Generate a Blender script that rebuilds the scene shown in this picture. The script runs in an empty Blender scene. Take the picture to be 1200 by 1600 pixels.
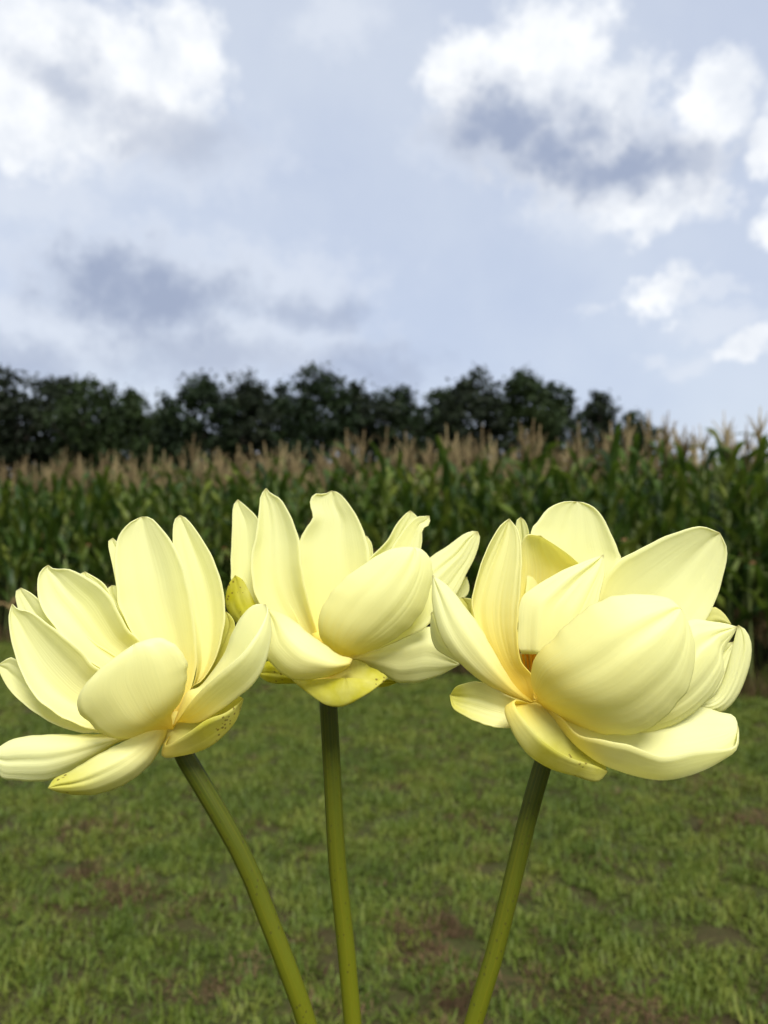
import bpy, bmesh, math, random
import numpy as np
from mathutils import Vector, Matrix
R = math.radians
scene = bpy.context.scene
col = scene.collection
rng = random.Random(7)

# ------------------------------------------------------------------ camera
F = 1200.0                       # focal length in pixels of the 1200 x 1600 photograph
CAMZ, PITCH = 1.43, R(2.2)
cam_d = bpy.data.cameras.new('camera')
cam = bpy.data.objects.new('camera', cam_d)
col.objects.link(cam)
cam.location = (0, 0, CAMZ)
cam.rotation_euler = (R(90) + PITCH, 0, 0)
cam_d.sensor_fit = 'VERTICAL'
cam_d.sensor_height = 36
cam_d.sensor_width = 27
cam_d.lens = 27.0
cam_d.clip_start = 0.02
cam_d.clip_end = 2000
cam_d.dof.use_dof = True
cam_d.dof.focus_distance = 0.455
cam_d.dof.aperture_fstop = 7.4
scene.camera = cam

FWD = Vector((0, math.cos(PITCH), math.sin(PITCH)))
UPV = Vector((0, -math.sin(PITCH), math.cos(PITCH)))
CAM = Vector((0, 0, CAMZ))


def ray(px, py):
    return Vector(((px - 600) / F, 0, 0)) + UPV * ((800 - py) / F) + FWD


def at(px, py, z):
    """photo pixel and distance along the camera axis -> point"""
    return CAM + ray(px, py) * z


# ------------------------------------------------------------------ light, world, exposure
SUN_EL, SUN_AZ = R(51), R(165)          # azimuth from +Y (view direction), negative = left
sd = bpy.data.lights.new('sun', 'SUN')
sd.energy = 2.4
sd.angle = R(25)
sd.color = (1.0, 0.965, 0.9)
sun = bpy.data.objects.new('sun', sd)
col.objects.link(sun)
sdir = Vector((math.sin(SUN_AZ) * math.cos(SUN_EL), math.cos(SUN_AZ) * math.cos(SUN_EL), math.sin(SUN_EL)))
sun.rotation_euler = sdir.to_track_quat('Z', 'Y').to_euler()
sun.location = (0, 0, 30)

scene.view_settings.view_transform = 'Standard'
scene.view_settings.look = 'None'
scene.view_settings.gamma = 1
scene.view_settings.use_curve_mapping = False
scene.view_settings.exposure = 1.06
scene.render.engine = 'CYCLES'
scene.cycles.use_denoising = True
scene.cycles.max_bounces = 8
scene.cycles.diffuse_bounces = 4
scene.cycles.transmission_bounces = 8
scene.cycles.caustics_reflective = False
scene.cycles.caustics_refractive = False


class NT:
    """tiny node-tree helper"""

    def __init__(self, tree):
        self.t = tree
        tree.nodes.clear()

    def n(self, kind, inputs=(), **props):
        nd = self.t.nodes.new(kind)
        for k, v in props.items():
            setattr(nd, k, v)
        items = inputs.items() if isinstance(inputs, dict) else enumerate(inputs)
        for k, v in items:
            if v is None:
                continue
            if isinstance(v, bpy.types.NodeSocket):
                self.t.links.new(v, nd.inputs[k])
            else:
                nd.inputs[k].default_value = v
        return nd

    def m(self, op, a, b=None, c=None, clamp=False):
        return self.n('ShaderNodeMath', (a, b, c), operation=op, use_clamp=clamp).outputs[0]

    def v(self, op, a, b=None, c=None):
        nd = self.n('ShaderNodeVectorMath', (a, b, c), operation=op)
        return nd.outputs['Value'] if op in ('LENGTH', 'DOT_PRODUCT', 'DISTANCE') else nd.outputs[0]

    def mix(self, f, a, b, blend='MIX'):
        nd = self.t.nodes.new('ShaderNodeMix')
        nd.data_type = 'RGBA'
        nd.blend_type = blend
        for sock, val in ((nd.inputs[0], f), (nd.inputs[6], a), (nd.inputs[7], b)):
            if isinstance(val, bpy.types.NodeSocket):
                self.t.links.new(val, sock)
            else:
                sock.default_value = val if not isinstance(val, tuple) or len(val) == 4 else (*val, 1)
        return nd.outputs[2]

    def noise(self, vec, scale, detail=4, rough=0.5, out='Fac', dist=0.0):
        nd = self.n('ShaderNodeTexNoise', {'Vector': vec, 'Scale': scale, 'Detail': detail,
                                           'Roughness': rough, 'Distortion': dist})
        return nd.outputs['Fac' if out == 'Fac' else 'Color']

    def smooth(self, x, lo, hi):
        nd = self.n('ShaderNodeMapRange', {0: x, 1: lo, 2: hi, 3: 0.0, 4: 1.0}, interpolation_type='SMOOTHSTEP')
        return nd.outputs[0]


def build_world():
    w = bpy.data.worlds.new('World')
    scene.world = w
    w.use_nodes = True
    g = NT(w.node_tree)
    S = 0.1
    K = 0.475 / S
    sky = g.n('ShaderNodeTexSky', sky_type='NISHITA', sun_disc=False, sun_elevation=SUN_EL,
              sun_rotation=SUN_AZ, air_density=1.0, dust_density=3.0, ozone_density=1.0).outputs[0]
    d = g.n('ShaderNodeTexCoord').outputs['Generated']
    sep = g.n('ShaderNodeSeparateXYZ', (d,))
    az = g.m('ARCTAN2', sep.outputs[0], sep.outputs[1])
    el = g.m('ARCSINE', sep.outputs[2])
    p0 = g.n('ShaderNodeCombineXYZ', (az, el, 0.0)).outputs[0]
    w1 = g.noise(d, 5.0, 3, 0.55, 'Color')
    w2 = g.noise(d, 17.0, 6, 0.62, 'Color')
    w1 = g.v('SCALE', g.v('SUBTRACT', w1, (0.5, 0.5, 0.5)), None)
    w1.node.inputs['Scale'].default_value = 0.10
    w2 = g.v('SCALE', g.v('SUBTRACT', w2, (0.5, 0.5, 0.5)), None)
    w2.node.inputs['Scale'].default_value = 0.075
    p = g.v('ADD', g.v('ADD', p0, w1), w2)
    fine = g.noise(d, 30.0, 7, 0.6)

    def field(blobs):
        acc = None
        for (x, y, rx, ry) in blobs:
            q = ray(x, y).normalized()
            ca, ce = math.atan2(q.x, q.y), math.asin(q.z)
            ix, iy = F / rx, F / ry
            l = g.v('LENGTH', g.v('MULTIPLY_ADD', p, (ix, iy, 0), (-ca * ix, -ce * iy, 0)))
            acc = l if acc is None else g.m('SMOOTH_MIN', acc, l, 0.25)
        f = g.m('SUBTRACT', 1.0, acc)
        return g.m('ADD', f, g.m('MULTIPLY', g.m('SUBTRACT', fine, 0.5), 1.5))

    white = field([(860, 78, 105, 80), (735, 115, 70, 60), (830, 160, 120, 70), (965, 165, 65, 65), (1118, 180, 52, 58),
                   (1075, 255, 75, 52), (935, 245, 130, 60), (1040, 310, 100, 48), (1212, 245, 30, 46),
                   (1205, 360, 38, 32), (1022, 466, 55, 32), (1165, 553, 42, 22),
                   (100, 70, 140, 60), (50, 150, 120, 90), (195, 120, 130, 85), (290, 60, 75, 60), (150, 190, 110, 50)])
    thin = field([(1110, 466, 50, 14), (1120, 512, 70, 26), (1080, 570, 45, 22), (920, 478, 30, 10), (1010, 558, 30, 15),
                  (60, 300, 150, 70), (250, 430, 320, 70), (470, 455, 140, 60), (60, 510, 240, 60),
                  (400, 545, 220, 60), (540, 20, 80, 60), (760, 215, 120, 60), (960, 330, 150, 50), (200, 220, 230, 90)])
    dark = field([(800, 192, 100, 48), (890, 225, 100, 54), (975, 258, 90, 46), (235, 468, 150, 56), (150, 430, 90, 38)])
    faint = field([(255, 205, 105, 50), (478, 490, 55, 30), (528, 500, 40, 32), (1090, 265, 70, 45),
                   (30, 566, 95, 36), (330, 565, 170, 36), (560, 580, 120, 30), (110, 120, 60, 40)])
    # the same broken cloud carries on outside the view
    gen = g.noise(d, 3.2, 7, 0.58)
    gen2 = g.noise(g.v('ADD', d, (0.0, 0.0, 0.06)), 3.2, 7, 0.58)
    outside = g.m('MAXIMUM', g.smooth(g.m('ABSOLUTE', az), 0.50, 0.75), g.smooth(el, 0.66, 0.85))
    up = g.smooth(el, -0.02, 0.05)
    haze_n = g.noise(d, 2.6, 5, 0.55)
    base = g.mix(g.smooth(haze_n, 0.3, 0.7), tuple(x * K for x in (0.58, 0.65, 0.81)),
                 tuple(x * K for x in (0.71, 0.77, 0.88)))
    base = g.mix(0.85, sky, base)
    wht = tuple(x * K for x in (1.06, 1.08, 1.10))
    gry = tuple(x * K for x in (0.375, 0.44, 0.595))
    c = g.mix(g.m('MULTIPLY', g.smooth(thin, -0.25, 0.75), 0.55), base, tuple(x * K for x in (0.80, 0.85, 0.94)))
    lump = g.smooth(g.noise(d, 13.0, 7, 0.6), 0.30, 0.66)
    body = g.mix(lump, tuple(x * K for x in (0.82, 0.865, 0.94)), wht)
    c = g.mix(g.m('MULTIPLY', g.smooth(white, -0.30, 0.45), 0.97), c, body)
    c = g.mix(g.m('MULTIPLY', g.smooth(faint, -0.5, 0.9), 0.62), c, gry)
    c = g.mix(g.m('MULTIPLY', g.smooth(dark, -0.55, 0.90), 1.0), c, gry)
    gc = g.mix(g.smooth(gen, 0.44, 0.66), base, wht)
    gc = g.mix(g.m('MULTIPLY', g.smooth(gen2, 0.50, 0.72), 0.7), gc, gry)
    c = g.mix(outside, c, gc)
    c = g.mix(up, base, c)
    bg = g.n('ShaderNodeBackground', {'Color': c, 'Strength': S})
    out = g.n('ShaderNodeOutputWorld')
    w.node_tree.links.new(bg.outputs[0], out.inputs[0])
    w.cycles.sampling_method = 'MANUAL'
    w.cycles.sample_map_resolution = 512


build_world()


# ------------------------------------------------------------------ helpers
def tag(o, label=None, cat=None, group=None, kind=None):
    for k, v in (('label', label), ('category', cat), ('group', group), ('kind', kind)):
        if v:
            o[k] = v
    return o


def link(name, data, parent=None, loc=(0, 0, 0), rot=None, scl=None):
    o = bpy.data.objects.new(name, data)
    col.objects.link(o)
    o.location = loc
    if rot is not None:
        o.rotation_euler = rot
    if scl is not None:
        o.scale = scl
    if parent is not None:
        o.parent = parent
    return o


def mesh(name, verts, faces, mat=None, smooth=True, uvs=None, mats=None, midx=None):
    me = bpy.data.meshes.new(name)
    me.from_pydata([tuple(v) for v in verts], [], faces)
    for mm in (mats or ([mat] if mat else [])):
        me.materials.append(mm)
    if midx is not None:
        me.polygons.foreach_set('material_index', midx)
    if smooth:
        me.polygons.foreach_set('use_smooth', [True] * len(me.polygons))
    if uvs is not None:
        lay = me.uv_layers.new(name='UVMap')
        idx = np.empty(len(me.loops), dtype=np.int32)
        me.loops.foreach_get('vertex_index', idx)
        lay.data.foreach_set('uv', np.asarray(uvs, dtype=np.float32)[idx].ravel())
    me.update()
    return me


def new_mat(name):
    m = bpy.data.materials.new(name)
    m.use_nodes = True
    return m, NT(m.node_tree)


def finish(m, g, shader):
    out = g.n('ShaderNodeOutputMaterial')
    m.node_tree.links.new(shader, out.inputs[0])
    return m


def leafy(name, cols, trans=0.25, rough=0.5, nscale=6.0, spec=0.3, obj_rand=True, tcol=None, bump=None):
    """thin green tissue: diffuse/gloss plus light passing through; cols = dark, mid, light"""
    m, g = new_mat(name)
    geo = g.n('ShaderNodeNewGeometry').outputs['Position']
    info = g.n('ShaderNodeObjectInfo').outputs['Random']
    nz = g.noise(geo, nscale, 3, 0.6)
    f = g.m('ADD', g.m('MULTIPLY', info, 0.65), g.m('MULTIPLY', nz, 0.5)) if obj_rand else nz
    ramp = g.n('ShaderNodeValToRGB', (f,))
    e = ramp.color_ramp.elements
    e[0].position, e[0].color = 0.25, (*cols[0], 1)
    e[1].position, e[1].color = 0.95, (*cols[2], 1)
    k = e.new(0.6)
    k.color = (*cols[1], 1)
    c = ramp.outputs[0]
    pb = g.n('ShaderNodeBsdfPrincipled', {'Base Color': c, 'Roughness': rough, 'Specular IOR Level': spec})
    tr = g.n('ShaderNodeBsdfTranslucent', {'Color': g.mix(0.5, c, tcol or cols[2])})
    return finish(m, g, g.n('ShaderNodeMixShader', (trans, pb.outputs[0], tr.outputs[0])).outputs[0])


# ------------------------------------------------------------------ materials
def mat_petal():
    m, g = new_mat('petal')
    uv = g.n('ShaderNodeUVMap', uv_map='UVMap').outputs[0]
    sp = g.n('ShaderNodeSeparateXYZ', (uv,))
    u, v = sp.outputs[0], sp.outputs[1]
    pos = g.n('ShaderNodeTexCoord').outputs['Object']
    green = g.n('ShaderNodeAttribute', attribute_name='green').outputs['Fac']
    info = g.n('ShaderNodeObjectInfo').outputs['Random']
    off = g.m('MULTIPLY', info, 37.0)
    sv = g.n('ShaderNodeCombineXYZ', (g.m('MULTIPLY', u, 1.6), g.m('MULTIPLY', v, 34.0), off)).outputs[0]
    streak = g.noise(sv, 1.0, 4, 0.6)
    blot = g.noise(pos, 60.0, 4, 0.6)
    warm = g.n('ShaderNodeAttribute', attribute_name='warm').outputs['Fac']
    uw = g.m('MULTIPLY', u, g.m('SUBTRACT', 1.0, warm))
    ramp = g.n('ShaderNodeValToRGB', (g.m('ADD', uw, g.m('MULTIPLY', g.m('SUBTRACT', streak, 0.5), 0.16)),))
    e = ramp.color_ramp.elements
    e[0].position, e[0].color = 0.0, (0.90, 0.70, 0.09, 1)
    e[1].position, e[1].color = 1.0, (0.90, 0.905, 0.53, 1)
    for ps, cc in ((0.16, (0.91, 0.80, 0.22, 1)), (0.38, (0.905, 0.88, 0.43, 1)), (0.7, (0.90, 0.905, 0.52, 1))):
        k = e.new(ps)
        k.color = cc
    c = ramp.outputs[0]
    c = g.mix(g.m('MULTIPLY', g.smooth(streak, 0.45, 0.75), 0.10), c, (0.84, 0.82, 0.36, 1))
    gm = g.m('MULTIPLY', green, g.m('ADD', 0.45, g.m('MULTIPLY', blot, 1.0)), clamp=True)
    c = g.mix(gm, c, (0.60, 0.57, 0.02, 1))
    c = g.mix(g.m('MULTIPLY', g.smooth(u, 0.972, 1.0), 0.6), c, (0.42, 0.36, 0.06, 1))
    # brown specks and scuffs on the outer petals
    vor = g.n('ShaderNodeTexVoronoi', {'Vector': pos, 'Scale': 340.0, 'Randomness': 1.0})
    spot = g.m('MULTIPLY', g.m('LESS_THAN', vor.outputs['Distance'], 0.27),
               g.m('GREATER_THAN', g.noise(pos, 42.0, 3, 0.6), g.m('SUBTRACT', 0.75, g.m('MULTIPLY', green, 0.21))))
    c = g.mix(g.m('MULTIPLY', spot, 0.8), c, (0.16, 0.09, 0.02, 1))
    bh = g.m('ADD', streak, g.m('MULTIPLY', g.noise(pos, 90.0, 3, 0.5), 0.5))
    bmp = g.n('ShaderNodeBump', {'Strength': 0.20, 'Distance': 0.0010, 'Height': bh})
    pb = g.n('ShaderNodeBsdfPrincipled', {'Base Color': c, 'Roughness': 0.48, 'Specular IOR Level': 0.28,
                                          'Sheen Weight': 0.05, 'Normal': bmp.outputs[0]})
    tr = g.n('ShaderNodeBsdfTranslucent', {'Color': g.mix(0.35, c, (0.93, 0.88, 0.30, 1)), 'Normal': bmp.outputs[0]})
    return finish(m, g, g.n('ShaderNodeMixShader', (0.50, pb.outputs[0], tr.outputs[0])).outputs[0])


def mat_stem():
    m, g = new_mat('stem')
    uv = g.n('ShaderNodeUVMap', uv_map='UVMap').outputs[0]
    sp = g.n('ShaderNodeSeparateXYZ', (uv,))
    u, v = sp.outputs[0], sp.outputs[1]
    pos = g.n('ShaderNodeTexCoord').outputs['Object']
    st = g.noise(g.n('ShaderNodeCombineXYZ', (g.m('MULTIPLY', u, 6.0), g.m('MULTIPLY', v, 24.0), 0.0)).outputs[0], 1.0, 4, 0.6)
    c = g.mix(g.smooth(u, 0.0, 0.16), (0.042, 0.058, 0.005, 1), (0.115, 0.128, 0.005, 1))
    c = g.mix(g.m('MULTIPLY', g.smooth(st, 0.4, 0.75), 0.45), c, (0.15, 0.145, 0.008, 1))
    vor = g.n('ShaderNodeTexVoronoi', {'Vector': pos, 'Scale': 260.0, 'Randomness': 1.0}).outputs['Distance']
    spot = g.m('MULTIPLY', g.m('LESS_THAN', vor, 0.22), g.m('GREATER_THAN', g.noise(pos, 70.0, 2), 0.52))
    c = g.mix(g.m('MULTIPLY', spot, 0.55), c, (0.05, 0.045, 0.01, 1))
    bmp = g.n('ShaderNodeBump', {'Strength': 0.25, 'Distance': 0.0006, 'Height': g.m('ADD', st, g.m('MULTIPLY', spot, 0.6))})
    pb = g.n('ShaderNodeBsdfPrincipled', {'Base Color': c, 'Roughness': 0.5, 'Specular IOR Level': 0.2,
                                          'Subsurface Weight': 0.08, 'Subsurface Scale': 0.004,
                                          'Normal': bmp.outputs[0]})
    return finish(m, g, pb.outputs[0])


def mat_plain(name, c1, c2, scale=40.0, rough=0.6, spec=0.3):
    m, g = new_mat(name)
    pos = g.n('ShaderNodeTexCoord').outputs['Object']
    nz = g.noise(pos, scale, 4, 0.6)
    info = g.n('ShaderNodeObjectInfo').outputs['Random']
    f = g.m('ADD', g.m('MULTIPLY', nz, 0.6), g.m('MULTIPLY', info, 0.4))
    pb = g.n('ShaderNodeBsdfPrincipled', {'Base Color': g.mix(f, (*c1, 1), (*c2, 1)), 'Roughness': rough,
                                          'Specular IOR Level': spec})
    return finish(m, g, pb.outputs[0])


PATCH = dict(scale=0.9, lo=0.50, hi=0.62)


def mat_ground():
    m, g = new_mat('ground')
    pos = g.n('ShaderNodeNewGeometry').outputs['Position']
    big = g.noise(pos, 1.3, 4, 0.6)
    sm = g.noise(pos, 40.0, 5, 0.65)
    c = g.mix(g.smooth(big, 0.4, 0.65), (0.034, 0.050, 0.010, 1), (0.042, 0.034, 0.014, 1))
    c = g.mix(g.smooth(sm, 0.35, 0.7), c, (0.055, 0.045, 0.019, 1))
    bmp = g.n('ShaderNodeBump', {'Strength': 0.6, 'Distance': 0.02, 'Height': sm})
    pb = g.n('ShaderNodeBsdfPrincipled', {'Base Color': c, 'Roughness': 0.9, 'Specular IOR Level': 0.1,
                                          'Normal': bmp.outputs[0]})
    return finish(m, g, pb.outputs[0])


def mat_grass():
    m, g = new_mat('grass_blade')
    pos = g.n('ShaderNodeNewGeometry').outputs['Position']
    info = g.n('ShaderNodeObjectInfo').outputs['Random']
    flat = g.v('MULTIPLY', pos, (1.0, 1.0, 0.0))
    big = g.noise(flat, 1.7, 3, 0.55)
    mid = g.noise(flat, 7.0, 3, 0.6)
    fine = g.noise(pos, 120.0, 2, 0.5)
    f = g.m('ADD', g.m('MULTIPLY', big, 0.7), g.m('ADD', g.m('MULTIPLY', mid, 0.4), g.m('MULTIPLY', info, 0.25)))
    ramp = g.n('ShaderNodeValToRGB', (g.m('SUBTRACT', f, 0.15),))
    e = ramp.color_ramp.elements
    e[0].position, e[0].color = 0.22, (0.040, 0.074, 0.010, 1)
    e[1].position, e[1].color = 0.85, (0.20, 0.215, 0.036, 1)
    k = e.new(0.5)
    k.color = (0.098, 0.140, 0.018, 1)
    c = g.mix(g.m('MULTIPLY', g.smooth(fine, 0.55, 0.8), 0.35), ramp.outputs[0], (0.28, 0.25, 0.10, 1))
    pb = g.n('ShaderNodeBsdfPrincipled', {'Base Color': c, 'Roughness': 0.55, 'Specular IOR Level': 0.25})
    tr = g.n('ShaderNodeBsdfTranslucent', {'Color': g.mix(0.4, c, (0.25, 0.32, 0.04, 1))})
    return finish(m, g, g.n('ShaderNodeMixShader', (0.3, pb.outputs[0], tr.outputs[0])).outputs[0])


M_PETAL, M_STEM = mat_petal(), mat_stem()
M_STAMEN = mat_plain('stamen', (0.70, 0.26, 0.012), (0.90, 0.50, 0.03), 300, 0.5)
M_RECEPT = mat_plain('receptacle', (0.70, 0.55, 0.08), (0.80, 0.68, 0.16), 200, 0.5)
M_GROUND = mat_ground()
M_SOIL = mat_plain('field_soil', (0.03, 0.025, 0.015), (0.06, 0.047, 0.028), 8, 0.95, 0.1)
M_GRASS = mat_grass()
M_DRY = leafy('dry_grass', ((0.050, 0.032, 0.016), (0.088, 0.057, 0.028), (0.16, 0.11, 0.055)), 0.15, 0.8, 9, 0.1)
M_CORN = leafy('corn_leaf', ((0.014, 0.038, 0.006), (0.048, 0.088, 0.012), (0.150, 0.178, 0.026)), 0.25, 0.5, 3.0, 0.28,
               tcol=(0.16, 0.26, 0.02))
M_CORNDRY = leafy('dry_corn_leaf', ((0.10, 0.075, 0.03), (0.17, 0.12, 0.05), (0.26, 0.18, 0.085)), 0.2, 0.75, 6, 0.15)
M_STALK = mat_plain('corn_stalk', (0.06, 0.10, 0.02), (0.14, 0.16, 0.05), 6, 0.55)
M_TASSEL = leafy('tassel', ((0.13, 0.096, 0.048), (0.225, 0.17, 0.086), (0.32, 0.26, 0.13)), 0.15, 0.8, 9, 0.1)
M_HUSK = mat_plain('husk', (0.10, 0.15, 0.03), (0.20, 0.24, 0.07), 12, 0.55)
M_SILK = mat_plain('silk', (0.16, 0.07, 0.03), (0.30, 0.16, 0.07), 60, 0.7)
M_BARK = mat_plain('bark', (0.05, 0.04, 0.03), (0.10, 0.085, 0.07), 3, 0.9, 0.1)
M_TREES = [leafy('tree_leaf_a', ((0.006, 0.013, 0.005), (0.014, 0.026, 0.008), (0.034, 0.050, 0.013)), 0.15, 0.6, 0.35, 0.15, False),
           leafy('tree_leaf_b', ((0.009, 0.019, 0.005), (0.020, 0.034, 0.008), (0.046, 0.062, 0.014)), 0.15, 0.6, 0.35, 0.15, False),
           leafy('tree_leaf_c', ((0.008, 0.013, 0.006), (0.016, 0.024, 0.010), (0.036, 0.044, 0.020)), 0.15, 0.6, 0.35, 0.15, False)]

# ------------------------------------------------------------------ ground
g_me = mesh('ground', [(-900, -400, 0), (900, -400, 0), (900, 1500, 0), (-900, 1500, 0)], [(0, 1, 2, 3)], M_GROUND, False)
tag(link('ground', g_me), kind='structure')
# corn field edge: from 11 m away at the left of the picture to 7.3 m at the right
E0, E1 = Vector((-5.04, 11.0, 0)), Vector((3.35, 7.3, 0))
ED = (E1 - E0).normalized()
EN = Vector((-ED.y, ED.x, 0))            # into the field
if EN.y < 0:
    EN = -EN
a, b = E0 - ED * 30 - EN * 0.12, E1 + ED * 25 - EN * 0.12
so = [a, b, b + EN * 42, a + EN * 42]
s_me = mesh('field_soil', [v + Vector((0, 0, 0.004)) for v in so], [(0, 1, 2, 3)], M_SOIL, False)
tag(link('field_soil', s_me), kind='structure')


def fedge(x):                            # y of the field edge at x
    return E0.y + (x - E0.x) * ED.y / ED.x


# ------------------------------------------------------------------ trees behind the field
def tube(path, radii, sides=8, cap=True):
    vs, fs = [], []
    prev = None
    for i, p in enumerate(path):
        t = (path[min(i + 1, len(path) - 1)] - path[max(i - 1, 0)]).normalized()
        ref = Vector((0, 1, 0)) if abs(t.y) < 0.9 else Vector((1, 0, 0))
        x = t.cross(ref).normalized() if prev is None else (prev - t * prev.dot(t)).normalized()
        prev = x
        y = t.cross(x)
        for k in range(sides):
            a_ = 2 * math.pi * k / sides
            vs.append(p + (x * math.cos(a_) + y * math.sin(a_)) * radii[i])
    for i in range(len(path) - 1):
        for k in range(sides):
            k2 = (k + 1) % sides
            fs.append((i * sides + k, i * sides + k2, (i + 1) * sides + k2, (i + 1) * sides + k))
    if cap:
        fs.append(tuple(range(sides))[::-1])
        fs.append(tuple(range((len(path) - 1) * sides, len(path) * sides)))
    return vs, fs


def merge(parts):
    V, Fc = [], []
    for vs, fs in parts:
        o = len(V)
        V += list(vs)
        Fc += [tuple(i + o for i in f) for f in fs]
    return V, Fc


def tree(px, topy, hw, dist, label, mi, seed):
    r = np.random.RandomState(seed)
    base = at(px, 846, dist)
    H = at(px, topy, dist).z
    W = hw / F * dist * 1.72
    root = link('deciduous_tree', None, loc=(base.x, base.y, 0))
    tag(root, label, 'tree', 'trees standing behind the corn field')
    # trunk and limbs
    parts = [tube([Vector((0, 0, -0.1)), Vector((0.1, 0, H * .3)), Vector((0, 0.1, H * .7))], [0.32, 0.22, 0.07])]
    clumps = []
    ph = r.uniform(0, 6.28, 6)
    lean = r.uniform(-.12, .12, 2) * W
    for k in range(380):
        h = 1 - r.uniform(0, 0.985) ** 0.9
        a_ = r.uniform(0, 2 * math.pi)
        pr = (0.80 + 0.5 * min(h, 0.4)) * max(0.0, 1 - max(0, (h - 0.38) / 0.62) ** 2.3) ** 0.5
        pr *= 1 + 0.24 * math.sin(2 * a_ + ph[0] + 5 * h) + 0.20 * math.sin(3 * a_ + ph[1] - 9 * h) + 0.16 * math.sin(15 * h + ph[2] + a_)
        rr = W * pr * r.uniform(0.0, 1.0) ** 0.45
        top = H * (1 - 0.05 * (1 + math.sin(3 * a_ + ph[3])))
        clumps.append((np.array([rr * math.cos(a_) + lean[0] * h, rr * math.sin(a_) + lean[1] * h, 0.4 + (top - 0.6) * h]),
                       r.uniform(0.30, 0.62) * (W / 3.4) ** 0.5))
    for (c, s) in clumps[::14]:
        z0 = max(0.5, c[2] * 0.6)
        parts.append(tube([Vector((0, 0, z0)), Vector((c[0] * .5, c[1] * .5, z0 + (c[2] - z0) * .6)), Vector(c)],
                          [0.11, 0.07, 0.02], 5, False))
    v, f = merge(parts)
    link('trunk', mesh('trunk', v, f, M_BARK), root)
    # leaves
    allv = []
    for (c, s) in clumps:
        m = r.randint(22, 46)
        dv = r.normal(size=(m, 3))
        pts = c + dv * s * np.array([0.75, 0.75, 0.55])
        dv /= np.linalg.norm(dv, axis=1)[:, None]
        ok = pts[:, 2] > 0.2
        pts, dv = pts[ok], dv[ok]
        m = len(pts)
        nrm = dv * 0.5 + r.normal(size=(m, 3)) * 0.6 + np.array([0, 0, 0.45])
        nrm /= np.linalg.norm(nrm, axis=1)[:, None]
        t1 = np.cross(nrm, r.normal(size=(m, 3)))
        t1 /= np.linalg.norm(t1, axis=1)[:, None]
        t2 = np.cross(nrm, t1)
        sz = r.uniform(0.10, 0.20, size=(m, 1))
        q = np.stack([pts - t1 * sz * 1.5, pts - t2 * sz * .8 + nrm * sz * .2, pts + t1 * sz * 1.5,
                      pts + t2 * sz * .8 + nrm * sz * .2], axis=1)
        allv.append(q.reshape(-1, 3))
    V = np.concatenate(allv)
    me = bpy.data.meshes.new('crown')
    nq = len(V) // 4
    me.vertices.add(len(V))
    me.vertices.foreach_set('co', V.ravel().astype(np.float32))
    me.loops.add(nq * 4)
    me.loops.foreach_set('vertex_index', np.arange(nq * 4, dtype=np.int32))
    me.polygons.add(nq)
    me.polygons.foreach_set('loop_start', np.arange(0, nq * 4, 4, dtype=np.int32))
    me.polygons.foreach_set('loop_total', np.full(nq, 4, dtype=np.int32))
    me.materials.append(M_TREES[mi])
    me.update()
    me.validate()
    link('crown', me, root)


TREES = [
    (-420, 590, 70, 70, 'dark tree far outside the left edge of the tree line', 0),
    (-330, 575, 66, 66, 'green tree outside the left edge of the tree line', 1),
    (-250, 590, 62, 68, 'dark tree second outside the left edge of the tree line', 2),
    (-180, 578, 60, 65, 'green tree first outside the left edge of the tree line', 1),
    (-110, 585, 62, 63, 'dark tree beyond the left edge of the tree line', 0),
    (-45, 575, 50, 66, 'dark tree next to the open crowned tree, cut by the photo edge', 2),
    (22, 570, 48, 62, 'open crowned tree with sky showing through, leftmost in the tree line', 2),
    (88, 582, 46, 66, 'round topped tree beside the leftmost open crowned tree', 2),
    (150, 582, 50, 60, 'bushy mid green tree with pointed top in the left tree group', 1),
    (205, 608, 42, 67, 'lower green tree on the slope right of the pointed bushy tree', 1),
    (252, 624, 36, 72, 'lowest tree in the dip of the left tree line', 1),
    (318, 585, 46, 64, 'broad dark tree just right of the dip in the tree line', 0),
    (378, 582, 44, 66, 'dark rounded tree right of the broad tree beyond the dip', 2),
    (432, 597, 36, 69, 'lower dark tree just left of the tallest central tree', 0),
    (490, 566, 48, 63, 'tallest central tree with domed dark crown', 0),
    (566, 593, 40, 67, 'small domed tree right of the tallest central tree', 2),
    (632, 596, 44, 69, 'flat topped dark tree in the middle of the tree line', 0),
    (690, 598, 34, 71, 'narrow dark tree left of the gappy tall tree', 1),
    (750, 568, 42, 63, 'tall gappy tree with ragged crown in the right tree group', 2),
    (818, 574, 44, 65, 'tall green tree right of the gappy ragged one', 1),
    (872, 592, 34, 68, 'sloping tree at the right end of the main tree line', 0),
    (945, 605, 30, 78, 'small separate tree standing right of the main tree line', 2),
    (1000, 640, 30, 92, 'low distant shrubby tree at the far right end of the trees', 1),
]
for i, t in enumerate(TREES):
    tree(t[0], t[1], t[2], t[3], t[4], t[5], 96 + i)


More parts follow.
